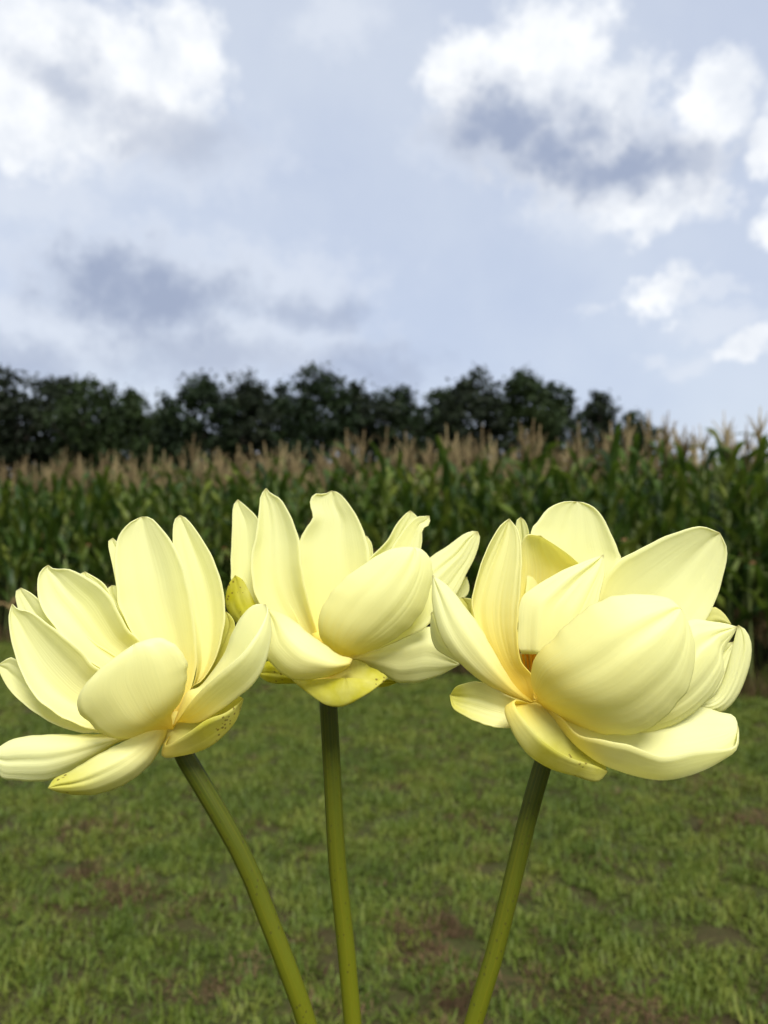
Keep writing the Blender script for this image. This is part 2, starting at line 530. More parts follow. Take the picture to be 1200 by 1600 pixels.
# ------------------------------------------------------------------ corn
def corn_leaf(L, W, e0, bend, seed, dry=False):
    r = random.Random(seed)
    n = 10
    p = Vector((0.008, 0, 0))
    ang = e0
    vs, fs = [], []
    tw = r.uniform(-0.5, 0.5)
    ph = r.uniform(0, 6)
    for i in range(n + 1):
        t = i / n
        w = W * min(1.0, 0.35 + t * 4.0) * max(0.02, (1 - t ** 2.4)) ** 0.8
        side = Vector((0, 1, 0))
        up = Vector((-math.sin(ang), 0, math.cos(ang)))
        a_ = tw * t
        s2 = side * math.cos(a_) + up * math.sin(a_)
        u2 = up * math.cos(a_) - side * math.sin(a_)
        wav = 0.22 * w * math.sin(t * 14 + ph)
        fold = 0.32 * w * (1 - 0.6 * t)
        vs += [p - s2 * w / 2 + u2 * (fold + wav), p, p + s2 * w / 2 + u2 * (fold - wav)]
        p = p + Vector((math.cos(ang), 0, math.sin(ang))) * (L / n)
        ang -= bend / n * (0.35 + 1.5 * t) * r.uniform(0.7, 1.3)
        if i < n:
            k = 3 * i
            fs += [(k, k + 1, k + 4, k + 3), (k + 1, k + 2, k + 5, k + 4)]
    return vs, fs


def tassel(seed):
    r = random.Random(seed)
    H = 0.50
    parts = [tube([Vector((0, 0, -0.05)), Vector((0, 0, H * .5)), Vector((0.01, 0, H))], [0.007, 0.010, 0.004], 4)]
    for k in range(7):
        a_ = r.uniform(0, 6.28)
        z = r.uniform(0.02, 0.18)
        l = r.uniform(0.22, 0.33)
        sp = r.uniform(0.08, 0.36)
        d = Vector((math.cos(a_) * sp, math.sin(a_) * sp, 1)).normalized()
        p0 = Vector((0, 0, z))
        p1 = p0 + d * l * .5
        p2 = p1 + (d + Vector((math.cos(a_), math.sin(a_), -0.2)) * 0.3).normalized() * l * .5
        parts.append(tube([p0, p1, p2], [0.006, 0.0085, 0.003], 3, False))
    return merge(parts)


def husk(seed):
    path = [Vector((0, 0, z)) for z in (0, 0.03, 0.09, 0.16, 0.22, 0.26)]
    return tube(path, [0.012, 0.022, 0.028, 0.026, 0.016, 0.005], 8)


def silk(seed):
    r = random.Random(seed)
    parts = []
    for k in range(7):
        a_ = r.uniform(0, 6.28)
        e = Vector((math.cos(a_) * 0.03, math.sin(a_) * 0.03, 0))
        parts.append(tube([Vector((0, 0, 0.25)), Vector((0, 0, 0.28)) + e * .5, Vector((0, 0, 0.255)) + e], [.004, .004, .002], 3, False))
    return merge(parts)


LEAF = []
for k in range(14):
    up = k / 13                                    # 0 = low leaf, 1 = top leaf
    r_ = random.Random(50 + k)
    L_ = (0.80 - 0.32 * up) * r_.uniform(0.9, 1.1)
    LEAF.append(corn_leaf(L_, (0.105 - 0.018 * up), R(58 + 16 * up + r_.uniform(-5, 5)), R(r_.uniform(60, 125) - 45 * up), k))
LEAF_ME = [mesh('corn_leaf', v, f, M_CORN) for v, f in LEAF]
DRYL = [corn_leaf(0.6, 0.07, R(30), R(150), 90), corn_leaf(0.5, 0.06, R(40), R(190), 91)]
DRY_ME = [mesh('dry_corn_leaf', v, f, M_CORNDRY) for v, f in DRYL]
TAS = [tassel(k) for k in range(5)]
TAS_ME = [mesh('tassel', v, f, M_TASSEL) for v, f in TAS]
STK = []
for k in range(3):
    r_ = random.Random(k)
    path = [Vector((0.012 * math.sin(i * 1.7 + k), 0.012 * math.cos(i * 1.3 + k), i * 0.2375 - (0.03 if i == 0 else 0))) for i in range(10)]
    STK.append(tube(path, [0.017, 0.016, 0.015, 0.014, 0.013, 0.012, 0.011, 0.009, 0.007, 0.006], 6))
STK_ME = [mesh('stalk', v, f, M_STALK) for v, f in STK]
HUSK_ME = mesh('husk', *husk(1), M_HUSK)
SILK_ME = mesh('silk', *silk(1), M_SILK)
STALK_H = 0.2375 * 9


def plant_layout(r):
    """leaf list of one plant: (index, height, turn, size)"""
    out = []
    turn = r.uniform(0, 6.28)
    n = 13
    for k in range(n):
        f = k / (n - 1)
        h = 0.42 + (STALK_H - 0.47) * f
        turn += math.pi + r.uniform(-0.55, 0.55)
        if f < 0.07 or (f < 0.2 and r.random() < 0.35):
            out.append((-1 - r.randrange(2), h, turn, r.uniform(0.8, 1.1)))
        else:
            out.append((min(13, max(0, round(f * 13 + r.uniform(-1, 1)))), h, turn, r.uniform(0.85, 1.15)))
    return out


def corn_plant(loc, label, r, parts=True):
    root = link('corn_plant', None, loc=loc, rot=(r.uniform(-.05, .05), r.uniform(-.05, .05), r.uniform(0, 6.28)))
    s = max(0.94, min(1.05, r.gauss(1.0, 0.03)))
    root.scale = (s, s, s)
    tag(root, label, 'corn', 'corn plants in the near rows of the field')
    link('stalk', r.choice(STK_ME), root)
    for (i, h, tn, sz) in plant_layout(r):
        me = LEAF_ME[i] if i >= 0 else DRY_ME[-1 - i]
        if i >= 0 and r.random() < 0.025:
            me = DRY_ME[0]
        link('leaf', me, root, (0, 0, h), (r.uniform(-.2, .2), r.uniform(-.15, .15), tn), (sz, sz, sz))
    link('tassel', r.choice(TAS_ME), root, (0, 0, STALK_H), (r.uniform(-.1, .1), r.uniform(-.1, .1), r.uniform(0, 6.28)),
         (1, 1, r.uniform(0.85, 1.15)))
    e = link('ear', HUSK_ME, root, (0, 0, r.uniform(0.95, 1.15)), (0, R(r.uniform(18, 32)), r.uniform(0, 6.28)))
    link('silk', SILK_ME, e)


ROWN = ['front row', 'second row', 'third row', 'fourth row', 'fifth row']
r_ = random.Random(11)
SPAN0, SPAN1 = -1.1, 10.2                  # metres along the edge, measured from E0, that the photo shows
stuff_pts = []
for row in range(34):
    off = row * 0.72
    s = (-27.0 if row < 9 else -9.0) - row * 0.45
    while s < 16.0 + row * 0.3:
        s += r_.uniform(0.15, 0.22)
        p = E0 + ED * s + EN * (off + r_.uniform(-.05, .05))
        lo, hi = SPAN0 - off * 0.15, SPAN1 + off * 0.1
        if row < 5 and lo <= s <= hi:
            corn_plant((p.x, p.y, 0), 'corn plant with tan tassel in the %s of the field' % ROWN[row], r_)
        else:
            if row > 14 and r_.random() < 0.35:
                continue
            stuff_pts.append((p.x, p.y, 0))

# whole-plant meshes for the rows behind and beside (one object)
hid = bpy.data.collections.new('corn_sources')
for k in range(6):
    r2 = random.Random(300 + k)
    V, Fc, MI = [], [], []

    def addp(vs, fs, mtx, mi):
        o = len(V)
        V.extend(mtx @ Vector(v) for v in vs)
        Fc.extend(tuple(i + o for i in f) for f in fs)
        MI.extend([mi] * len(fs))
    addp(*STK[k % 3], Matrix(), 0)
    for (i, h, tn, sz) in plant_layout(r2):
        src = LEAF[i] if i >= 0 else DRYL[-1 - i]
        addp(*src, Matrix.Translation((0, 0, h)) @ Matrix.Rotation(tn, 4, 'Z') @ Matrix.Scale(sz, 4), 1 if i >= 0 else 2)
    addp(*TAS[k % 5], Matrix.Translation((0, 0, STALK_H)), 3)
    me = mesh('corn_source', V, Fc, mats=[M_STALK, M_CORN, M_CORNDRY, M_TASSEL], midx=MI)
    hid.objects.link(bpy.data.objects.new('corn_source', me))


def scatter(name, pts, coll, mat, scale, tilt, seed):
    """one object: instances of the sources in coll stood on the given points"""
    r = np.random.RandomState(seed)
    n = len(pts)
    me = bpy.data.meshes.new(name)
    me.vertices.add(n)
    me.vertices.foreach_set('co', np.asarray(pts, dtype=np.float32).ravel())
    rot = np.stack([r.uniform(-tilt, tilt, n), r.uniform(-tilt, tilt, n), r.uniform(0, 2 * math.pi, n)], 1)
    at_r = me.attributes.new('rot', 'FLOAT_VECTOR', 'POINT')
    at_r.data.foreach_set('vector', rot.ravel().astype(np.float32))
    at_s = me.attributes.new('scl', 'FLOAT', 'POINT')
    at_s.data.foreach_set('value', r.uniform(scale[0], scale[1], n).astype(np.float32))
    me.update()
    o = link(name, me)
    ng = bpy.data.node_groups.new(name, 'GeometryNodeTree')
    ng.interface.new_socket('Geometry', in_out='INPUT', socket_type='NodeSocketGeometry')
    ng.interface.new_socket('Geometry', in_out='OUTPUT', socket_type='NodeSocketGeometry')
    N, Lk = ng.nodes, ng.links
    gi, go = N.new('NodeGroupInput'), N.new('NodeGroupOutput')
    ci = N.new('GeometryNodeCollectionInfo')
    ci.inputs['Collection'].default_value = coll
    ci.inputs['Separate Children'].default_value = True
    ci.inputs['Reset Children'].default_value = True
    ip = N.new('GeometryNodeInstanceOnPoints')
    ip.inputs['Pick Instance'].default_value = True
    ra = N.new('GeometryNodeInputNamedAttribute')
    ra.data_type = 'FLOAT_VECTOR'
    ra.inputs['Name'].default_value = 'rot'
    sa = N.new('GeometryNodeInputNamedAttribute')
    sa.data_type = 'FLOAT'
    sa.inputs['Name'].default_value = 'scl'
    er = N.new('FunctionNodeEulerToRotation')
    ri = N.new('FunctionNodeRandomValue')
    ri.data_type = 'INT'
    ri.inputs[4].default_value = 0
    ri.inputs[5].default_value = len(coll.objects) - 1
    Lk.new(gi.outputs[0], ip.inputs['Points'])
    Lk.new(ci.outputs[0], ip.inputs['Instance'])
    Lk.new(ri.outputs[2], ip.inputs['Instance Index'])
    Lk.new(ra.outputs[0], er.inputs[0])
    Lk.new(er.outputs[0], ip.inputs['Rotation'])
    Lk.new(sa.outputs[0], ip.inputs['Scale'])
    Lk.new(ip.outputs[0], go.inputs[0])
    md = o.modifiers.new('scatter', 'NODES')
    md.node_group = ng
    return o


tag(scatter('corn_field', stuff_pts, hid, None, (0.94, 1.06), 0.05, 5),
    'mass of green corn with tan tassels behind and beside the near rows', 'corn field', kind='stuff')


# ------------------------------------------------------------------ lawn
def clump(n, rad, h0, h1, width, lean, seed, flat=0.0):
    r = random.Random(seed)
    vs, fs = [], []
    for k in range(n):
        a_, q = r.uniform(0, 6.28), rad * math.sqrt(r.random())
        p = Vector((q * math.cos(a_), q * math.sin(a_), 0))
        h = r.uniform(h0, h1)
        b_ = r.uniform(0, 6.28)
        ln = r.uniform(0.1, lean)
        d = Vector((math.cos(b_) * ln, math.sin(b_) * ln, 1 - flat)).normalized()
        sd_ = Vector((-math.sin(b_), math.cos(b_), 0)) * width * r.uniform(0.7, 1.2) / 2
        m1 = p + d * h * .55
        e = m1 + (d + Vector((math.cos(b_), math.sin(b_), -0.5)) * 0.45 * ln).normalized() * h * .45
        if e.z < 0.002:
            e.z = 0.002
        o = len(vs)
        vs += [p - sd_, p + sd_, m1 + sd_ * .8, m1 - sd_ * .8, e]
        fs += [(o, o + 1, o + 2, o + 3), (o + 3, o + 2, o + 4)]
    return vs, fs


gcol = bpy.data.collections.new('grass_sources')
for k in range(6):
    gcol.objects.link(bpy.data.objects.new('grass_source', mesh('grass_source', *clump(34, 0.055, 0.015, 0.048, 0.0055, 1.9, 40 + k), M_GRASS, False)))
dcol = bpy.data.collections.new('thatch_sources')
for k in range(4):
    dcol.objects.link(bpy.data.objects.new('thatch_source', mesh('thatch_source', *clump(44, 0.075, 0.02, 0.075, 0.0045, 3.0, 70 + k, 0.55), M_DRY, False)))
wcol = bpy.data.collections.new('weed_sources')
for k in range(3):
    wcol.objects.link(bpy.data.objects.new('weed_source', mesh('weed_source', *clump(46, 0.14, 0.12, 0.42, 0.006, 0.9, 80 + k), M_DRY if k < 2 else M_GRASS, False)))

rs = np.random.RandomState(3)
# smooth random field for the bare and thatchy patches
gx = rs.uniform(-1, 1, size=(24, 3))


def patch(x, y):
    s = 0
    for k, (a1, a2, ph) in enumerate(gx):
        fr = 2.6 + 0.75 * k
        s = s + np.sin(fr * (x * math.cos(a1 * 3.1) + y * math.sin(a1 * 3.1)) * 1.25 + ph * 6) / (1 + 0.06 * k)
    return s / 4.0


N = 170000
X = rs.uniform(-17, 11, N)
Y = rs.uniform(0.2, 21.0, N)
keep = (np.abs(X) < 2.6 + Y * 0.85) & (Y < fedge(X) + 0.15)
# thinner far away, where single tufts are below a pixel
keep &= rs.uniform(0, 1, N) < np.clip(1.35 - Y * 0.06, 0.45, 1)
X, Y = X[keep], Y[keep]
pv = patch(X, Y) * 0.55
for (bx, by, br) in [(130, 1360, .17), (200, 1300, .16), (60, 1290, .22), (280, 1405, .15), (190, 1385, .14), (450, 1450, .13),
                     (560, 1470, .13), (480, 1525, .12), (625, 1510, .12), (330, 1545, .10), (1180, 1290, .22), (950, 1240, .16),
                     (870, 1180, .22), (700, 1460, .14), (780, 1550, .13), (690, 1160, .2), (1075, 1235, .18), (880, 1480, .11),
                     (520, 1590, .12), (20, 1420, .14), (330, 1290, .15), (980, 1410, .1), (700, 1580, .1), (930, 1560, .1)]:
    dr = ray(bx, by)
    gp = CAM + dr * (-CAMZ / dr.z)
    pv = pv + 1.0 * np.exp(-(((X - gp.x) / (br * 1.25)) ** 2 + ((Y - gp.y) / br) ** 2))
near = np.clip((7.5 - Y) / 3.0, 0, 1) * 0.55          # the thatch lies on the part of the lawn nearer the viewer
dead = pv + rs.normal(0, 0.42, len(X)) > (1.28 - near * 0.50)
tag(scatter('grass', np.stack([X[~dead], Y[~dead], np.zeros((~dead).sum())], 1), gcol, None, (0.6, 1.55), 0.2, 8),
    'short mown green grass covering the lawn', 'grass', kind='stuff')
tag(scatter('grass_thatch', np.stack([X[dead], Y[dead], np.full(dead.sum(), 0.006)], 1), dcol, None, (0.6, 1.05), 0.2, 9),
    'brown dead grass clippings lying in patches on the lawn', 'dead grass', kind='stuff')
m = 300
sx = 6.5 - 15 * rs.uniform(0, 1, m) ** 1.9
sy = np.array([fedge(x) for x in sx]) + rs.normal(-0.10, 0.14, m)
tag(scatter('edge_weeds', np.stack([sx, sy, np.zeros(m)], 1), wcol, None, (0.5, 1.3), 0.25, 10),
    'dry straw coloured weeds along the foot of the corn', 'weeds', kind='stuff')


# ------------------------------------------------------------------ lotus flowers
def catmull(pts, n):
    """n points evenly spaced by arc length on a Catmull-Rom curve through pts"""
    P = np.asarray(pts, dtype=float)
    P = np.vstack([2 * P[0] - P[1], P, 2 * P[-1] - P[-2]])
    out = []
    for i in range(1, len(P) - 2):
        t = np.linspace(0, 1, 24, endpoint=False)[:, None]
        p0, p1, p2, p3 = P[i - 1], P[i], P[i + 1], P[i + 2]
        out.append(0.5 * ((2 * p1) + (-p0 + p2) * t + (2 * p0 - 5 * p1 + 4 * p2 - p3) * t ** 2 + (-p0 + 3 * p1 - 3 * p2 + p3) * t ** 3))
    out.append(P[-2][None])
    C = np.vstack(out)
    s = np.concatenate([[0], np.cumsum(np.linalg.norm(np.diff(C, axis=0), axis=1))])
    u = np.linspace(0, s[-1], n)
    return np.stack([np.interp(u, s, C[:, k]) for k in range(C.shape[1])], 1)


def prof(D, n):
    return catmull([(i / (len(D) - 1), d) for i, d in enumerate(D)], 200) if False else np.interp(
        np.linspace(0, 1, n), np.linspace(0, 1, 60), _smooth(D))


def _smooth(D):
    x = np.linspace(0, len(D) - 1, 60)
    c = catmull([(i * 1000.0, d) for i, d in enumerate(D)], 400)
    return np.interp(x * 1000.0, c[:, 0], c[:, 1])


class Flower:
    def __init__(self, label, ox, oy, zs, depth, base, foot):
        self.ox, self.oy, self.zs, self.depth, self.base = ox, oy, zs, depth, base
        self.root = link('lotus_flower', None, loc=foot)
        self.foot = Vector(foot)
        tag(self.root, label, 'flower', 'three lotus flowers in the foreground')
        self.k = 0

    def pix(self, q):
        return self.ox + q[0] / self.zs, self.oy + q[1] / self.zs

    def pt(self, q, mm):
        x, y = self.pix(q)
        return at(x, y, self.depth + mm / 1000.0) - self.foot

    def petal(self, L, Rr, D, cl=0.0, cr=None, M=None, green=0.0, crin=1.0, gtip=0.45, warm=0.0, wr=0.0):
        """L, Rr: the two rims from base to tip, D: midrib depth (mm), cl/cr: how much farther the rims lie"""
        NU, NV = 40, (81 if wr else 21)
        self.k += 1
        r = random.Random(self.k * 13 + int(self.ox))
        cr = cl if cr is None else cr
        b = (self.base[0] + r.uniform(-8, 8), self.base[1] + r.uniform(-8, 8))
        Lc = catmull([b] + list(L) if L[0] is not None else L[1:], NU)
        Rc = catmull([b] + list(Rr) if Rr[0] is not None else Rr[1:], NU)
        Mc = catmull([b] + list(M), NU) if M else 0.5 * (Lc + Rc)
        Dm = prof(D, NU)
        vs, uvs, gr = [], [], []
        ph = [r.uniform(0, 6.28) for _ in range(6)]
        vc = r.uniform(-0.2, 0.2)
        wob = [sum(math.sin(i * f_ + ph[k_]) for k_, f_ in enumerate((0.55, 0.9, 1.6, 2.3))) for i in np.linspace(0, 29, NU)]
        for i in range(NU):
            t = i / (NU - 1)
            env = math.sin(math.pi * min(1, t)) ** 0.75 if 0 < t < 1 else 0.0
            for j in range(NV):
                v = -1 + 2 * j / (NV - 1)
                wl, wm, wr = v * (v - 1) / 2, 1 - v * v, v * (v + 1) / 2
                if M is None:
                    q = Lc[i] * (1 - v) / 2 + Rc[i] * (1 + v) / 2
                else:
                    q = Lc[i] * wl + Mc[i] * wm + Rc[i] * wr
                q = q + (Lc[i] - Rc[i]) * (0.006 * wob[i] * v * abs(v) ** 3 * min(1, 3 * t * (1 - t)))
                c = cl if v < 0 else cr
                d = Dm[i] + c * abs(v) ** (2.0 if M is not None else 2.3) * env
                # long soft folds and a wavy rim
                d += crin * env * (0.34 * math.sin(v * 7 + ph[0] + 1.5 * t) + 0.22 * math.sin(v * 15 + ph[1] - t) * t
                                   + 0.8 * v * v * math.sin(t * 6.5 + ph[2] + (2 if v > 0 else 0)))
                d += (0.8 + 0.4 * crin) * 2.2 * t ** 4 * math.exp(-((v - vc) / 0.13) ** 2) * (1 - t ** 12)
                if wr:
                    d += wr * env * (0.25 + t) * sum(math.sin(v * f_ + ph[k_] + math.sin(t * 3 + k_) * 1.6) / f_ ** 0.5 for k_, f_ in enumerate((17, 26, 41, 59)))
                vs.append(self.pt(q, d))
                uvs.append((t, (v + 1) / 2))
                gr.append(green * max(0.0, min(1.0, (t - gtip) / 0.4 + 0.25)))
        fs = []
        for i in range(NU - 1):
            for j in range(NV - 1):
                k = i * NV + j
                fs.append((k, k + 1, k + NV + 1, k + NV))
        me = mesh('petal', vs, fs, M_PETAL, True, uvs)
        ga = me.attributes.new('green', 'FLOAT', 'POINT')
        ga.data.foreach_set('value', gr)
        if warm:
            wa = me.attributes.new('warm', 'FLOAT', 'POINT')
            wa.data.foreach_set('value', [warm] * len(gr))
        o = link('petal', me, self.root)
        md = o.modifiers.new('thickness', 'SOLIDIFY')
        md.thickness = 0.0006
        md.offset = 0
        return o

    def stem(self, path, r0, r1):
        """path: photo pixels from the flower down to the frame's foot, then on into the ground"""
        top = [at(x, y, self.depth + mm / 1000.0) for x, y, mm in path]
        P = list(top)
        last, dirn = top[-1], (top[-1] - top[-2]).normalized()
        g0 = Vector(self.foot) + Vector((0, 0, -0.05))
        h = (last.z - g0.z)
        for s in (0.12, 0.25, 0.4, 0.6, 0.8, 1.0):
            a_ = last + dirn * (h * s) * (1 - 0.35 * s)
            P.append(a_.lerp(Vector((g0.x, g0.y, last.z - h * s)), min(1, s ** 0.7)))
        C = catmull([tuple(p) for p in P], 70)
        C = [Vector(c) - self.foot for c in C]
        rad = [r0 + (r1 - r0) * min(1, i / 40) for i in range(70)]
        rad[0] *= 0.9
        vs, fs = tube(C, rad, 16)
        uvs = [(i // 16 / 69, (i % 16) / 16) for i in range(len(vs))]
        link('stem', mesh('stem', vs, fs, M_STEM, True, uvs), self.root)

    def heart(self, q, mm, axis, n, ln=0.026):
        """seed receptacle and the ring of stamens round it"""
        c = self.pt(q, mm)
        ax = Vector(axis).normalized()
        vs, fs = tube([c - ax * 0.012, c, c + ax * 0.012, c + ax * 0.018, c + ax * 0.019], [0.006, 0.008, 0.0125, 0.0135, 0.010], 16)
        link('receptacle', mesh('receptacle', vs, fs, M_RECEPT), self.root)
        r = random.Random(self.k)
        metas = []
        for k in range(4):
            a1 = r.uniform(.2, .5)
            p = [Vector((0, 0, 0)), Vector((ln * .35 * a1, 0, ln * .4)), Vector((ln * .75 * a1, 0.002, ln * .75)), Vector((ln * 1.0 * a1, 0, ln))]
            v, f = tube(p, [0.0004, 0.0005, 0.0009, 0.0007], 4)
            metas.append(mesh('stamen', v, f, M_STAMEN))
        q0 = ax.to_track_quat('Z', 'Y').to_matrix().to_4x4()
        for k in range(n):
            a_ = 2 * math.pi * k / n * 7.0 + r.uniform(-.2, .2)
            M4 = Matrix.Translation(c) @ q0 @ Matrix.Rotation(a_, 4, 'Z') @ Matrix.Translation((0.0085, 0, 0)) @ Matrix.Rotation(r.uniform(-0.2, 0.45), 4, 'Y') @ Matrix.Scale(r.uniform(.8, 1.15), 4)
            o = link('stamen', r.choice(metas), self.root)
            o.matrix_local = M4


# ---- left flower (crop scale 2.727 px per photo pixel, origin 0, 780)
lf = Flower('pale yellow lotus flower opening to the left on the curved stem, leftmost of the three',
            0, 780, 2.7273, 0.46, (735, 985), (-0.030, 0.485, 0))
lf.stem([(268, 1140, 2), (283, 1172, 1), (345, 1276, 0), (385, 1350, 0), (415, 1425, 0), (450, 1515, 0), (478, 1595, 2)], 0.0058, 0.0059)
lf.heart((690, 935), 4, (-0.45, 0.1, 0.8), 36, 0.011)
# back petals
lf.petal([(620, 700), (520, 450), (475, 260), (461, 185), (480, 165)], [(720, 700), (650, 400), (540, 230), (498, 182), (480, 165)], [2, 24, 34, 38], -6)
lf.petal([(600, 750), (420, 560), (350, 420), (338, 330), (362, 309)], [(690, 750), (590, 600), (480, 420), (440, 358), (362, 309)], [2, 20, 28, 30], -6)
lf.petal([(640, 750), (520, 560), (462, 430), (458, 385), (478, 367)], [(720, 750), (640, 560), (530, 430), (500, 375), (478, 367)], [2, 24, 32, 34], -5)
lf.petal([(840, 720), (780, 450), (745, 260), (737, 170), (742, 95), (766, 68)], [(800, 818), (862, 770), (917, 680), (951, 560), (958, 460), (945, 360), (908, 258), (860, 170), (802, 90), (766, 68)], [2, 18, 26, 30, 32], -8)
lf.petal([(620, 680), (545, 540), (503, 440), (494, 350), (490, 250), (505, 160), (548, 105), (602, 76)], [(815, 800), (836, 690), (832, 560), (815, 430), (788, 310), (745, 208), (700, 140), (645, 82), (602, 76)], [0, 12, 18, 22, 25], -11)
lf.petal([(500, 800), (300, 700), (160, 600), (90, 500), (66, 420), (70, 388), (88, 378)], [(600, 750), (420, 620), (280, 520), (205, 470), (165, 428), (128, 398), (88, 378)], [1, 12, 16, 18], -5)
lf.petal([(560, 800), (380, 690), (260, 575), (195, 495), (165, 425), (160, 355), (172, 308), (205, 281)], [(690, 780), (600, 610), (548, 560), (500, 470), (455, 395), (395, 350), (338, 318), (290, 298), (232, 298), (205, 281)], [0, 8, 12, 14, 16], -11)
lf.petal([(560, 1000), (390, 978), (325, 955), (248, 920), (168, 860), (110, 780), (70, 680), (45, 580), (38, 500), (52, 446)], [(600, 850), (430, 730), (400, 710), (350, 650), (280, 590), (200, 530), (130, 480), (78, 470), (52, 446)], [-2, -4, -2, 0, 2], -10)
lf.petal([(560, 1010), (410, 994), (365, 995), (290, 980), (200, 940), (110, 880), (40, 810), (0, 740), (-8, 705)], [(600, 900), (380, 850), (200, 780), (100, 700), (65, 682), (40, 675), (-8, 705)], [0, 6, 9, 8, 4], -9, -3)
lf.petal([(820, 800), (900, 650), (945, 550), (952, 500), (963, 479)], [(830, 830), (910, 740), (975, 620), (1000, 545), (988, 505), (963, 479)], [2, 22, 28, 28], -4, green=0.7, gtip=0.1)
# lower outward petals
lf.petal([(560, 1008), (440, 1003), (300, 1004), (140, 1008), (40, 1030), (-45, 1090)], [(520, 1030), (430, 1085), (310, 1155), (215, 1194), (150, 1202), (60, 1196), (0, 1180), (-45, 1090)], [-2, -12, -16, -14, -6], 12, 5)
lf.petal([(740, 905), (850, 925), (950, 862), (1010, 838), (1037, 850)], [(705, 1050), (795, 1002), (880, 942), (960, 912), (1020, 868), (1037, 850)], [-2, -12, -16, -14, -10], 18, -14,
         M=[(690, 1082), (780, 1086), (870, 1064), (940, 1018), (1005, 940), (1037, 850)], green=0.8, gtip=0.2)
lf.petal([(770, 880), (800, 820), (850, 800), (900, 742), (958, 655), (990, 570), (1030, 500), (1080, 452), (1132, 448)], [(760, 940), (818, 858), (880, 792), (960, 722), (1040, 650), (1102, 560), (1138, 482), (1132, 448)], [-4, -16, -22, -22, -16], 16, -12,
         M=[(750, 950), (845, 950), (935, 900), (1010, 845), (1075, 790), (1122, 710), (1148, 600), (1148, 510), (1132, 448)])
lf.petal([(640, 965), (560, 1020), (490, 1052), (400, 1100), (300, 1160), (235, 1190), (206, 1231)], [(728, 925), (705, 1010), (665, 1090), (620, 1150), (540, 1210), (430, 1252), (340, 1259), (262, 1250), (206, 1231)], [-6, -18, -30, -36, -40], 9, 10, green=0.75, gtip=0.55)
# front petal facing the viewer
lf.petal([(640, 985), (560, 1014), (495, 1018), (435, 1000), (378, 950), (338, 900), (330, 862), (352, 808), (420, 730), (500, 668), (575, 617)], [(730, 915), (762, 870), (790, 800), (798, 725), (780, 660), (732, 612), (668, 590), (575, 617)], [-14, -34, -42, -44, -40], 8)

# ---- middle flower (origin 340, 740)
mf = Flower('upright pale yellow lotus flower on the straight middle stem, farthest back of the three',
            340, 740, 2.7273, 0.515, (480, 860), (-0.008, 0.535, 0))
mf.stem([(511, 1060, 4), (513, 1098, 2), (520, 1225, 0), (527, 1350, 0), (540, 1475, 0), (551, 1598, 0)], 0.0060, 0.0060)
mf.heart((480, 800), 2, (0.05, 0.1, 1), 36, 0.012)
mf.petal([(300, 720), (120, 560), (62, 470), (57, 400), (62, 250), (66, 145), (86, 111)], [(380, 700), (280, 500), (200, 340), (176, 205), (132, 150), (86, 111)], [2, 18, 26, 30], -7)
mf.petal([(560, 700), (600, 450), (615, 330), (622, 280), (633, 265)], [(600, 700), (660, 450), (660, 320), (645, 280), (633, 265)], [2, 25, 36, 38], -4)
mf.petal([(420, 700), (372, 560), (356, 430), (351, 290), (380, 232), (408, 185), (393, 125), (412, 88), (455, 88), (485, 74)], [(570, 680), (640, 480), (652, 400), (645, 328), (622, 250), (580, 160), (522, 88), (485, 74)], [2, 14, 20, 24, 26], -10)
mf.petal([(360, 760), (210, 600), (150, 480), (143, 360), (163, 265), (178, 150), (184, 95), (207, 62)], [(440, 720), (372, 480), (352, 310), (343, 268), (310, 180), (268, 110), (226, 84), (207, 62)], [0, 11, 16, 20, 22], -11)
mf.petal([(540, 600), (600, 430), (652, 358), (720, 290), (760, 220), (798, 175), (821, 158)], [(640, 650), (740, 450), (820, 290), (852, 200), (846, 180), (821, 158)], [1, 14, 20, 22], -7)
mf.petal([(580, 620), (690, 420), (745, 315), (795, 238), (846, 188), (880, 182), (902, 180)], [(700, 650), (830, 480), (868, 310), (872, 240), (903, 215), (902, 180)], [0, 6, 12, 16], -6)
mf.petal([(700, 600), (920, 500), (1030, 450), (1062, 440)], [(800, 650), (960, 570), (1050, 530), (1073, 490), (1062, 440)], [0, 14, 20, 20], -3)
mf.petal([(640, 640), (800, 450), (910, 355), (980, 310), (1040, 265), (1080, 247), (1108, 247)], [(700, 720), (900, 640), (1015, 515), (1058, 430), (1098, 350), (1117, 278), (1108, 247)], [-2, -4, 0, 4, 6], 9, 2,
         M=[(680, 690), (860, 520), (960, 420), (1030, 350), (1070, 290), (1108, 247)], crin=1.6, wr=0.4)
mf.petal([(300, 780), (150, 690), (75, 630), (36, 560), (45, 480), (75, 434)], [(330, 720), (230, 650), (165, 560), (112, 460), (75, 434)], [0, 4, 8, 8], 6, green=0.9, gtip=0.1)
mf.petal([(400, 830), (300, 810), (215, 800), (176, 845)], [(420, 885), (320, 894), (235, 892), (190, 872), (176, 845)], [0, -10, -8, -2], 5, green=1.0, gtip=0.0)
mf.petal([(560, 860), (650, 860), (776, 884)], [(560, 885), (640, 906), (715, 907), (776, 884)], [-2, -8, -6, -4], 3, green=1.0, gtip=0.0)
mf.petal([(580, 790), (700, 735), (820, 690), (905, 655), (965, 700), (1030, 815)], [(560, 790), (640, 822), (718, 862), (760, 886), (830, 891), (930, 866), (1030, 815)], [-4, -20, -24, -16, -8], 12, 6)
mf.petal([(560, 760), (700, 600), (860, 440), (913, 462)], [(600, 775), (700, 742), (830, 685), (903, 640), (919, 560), (913, 462)], [-5, -18, -24, -22], -3)
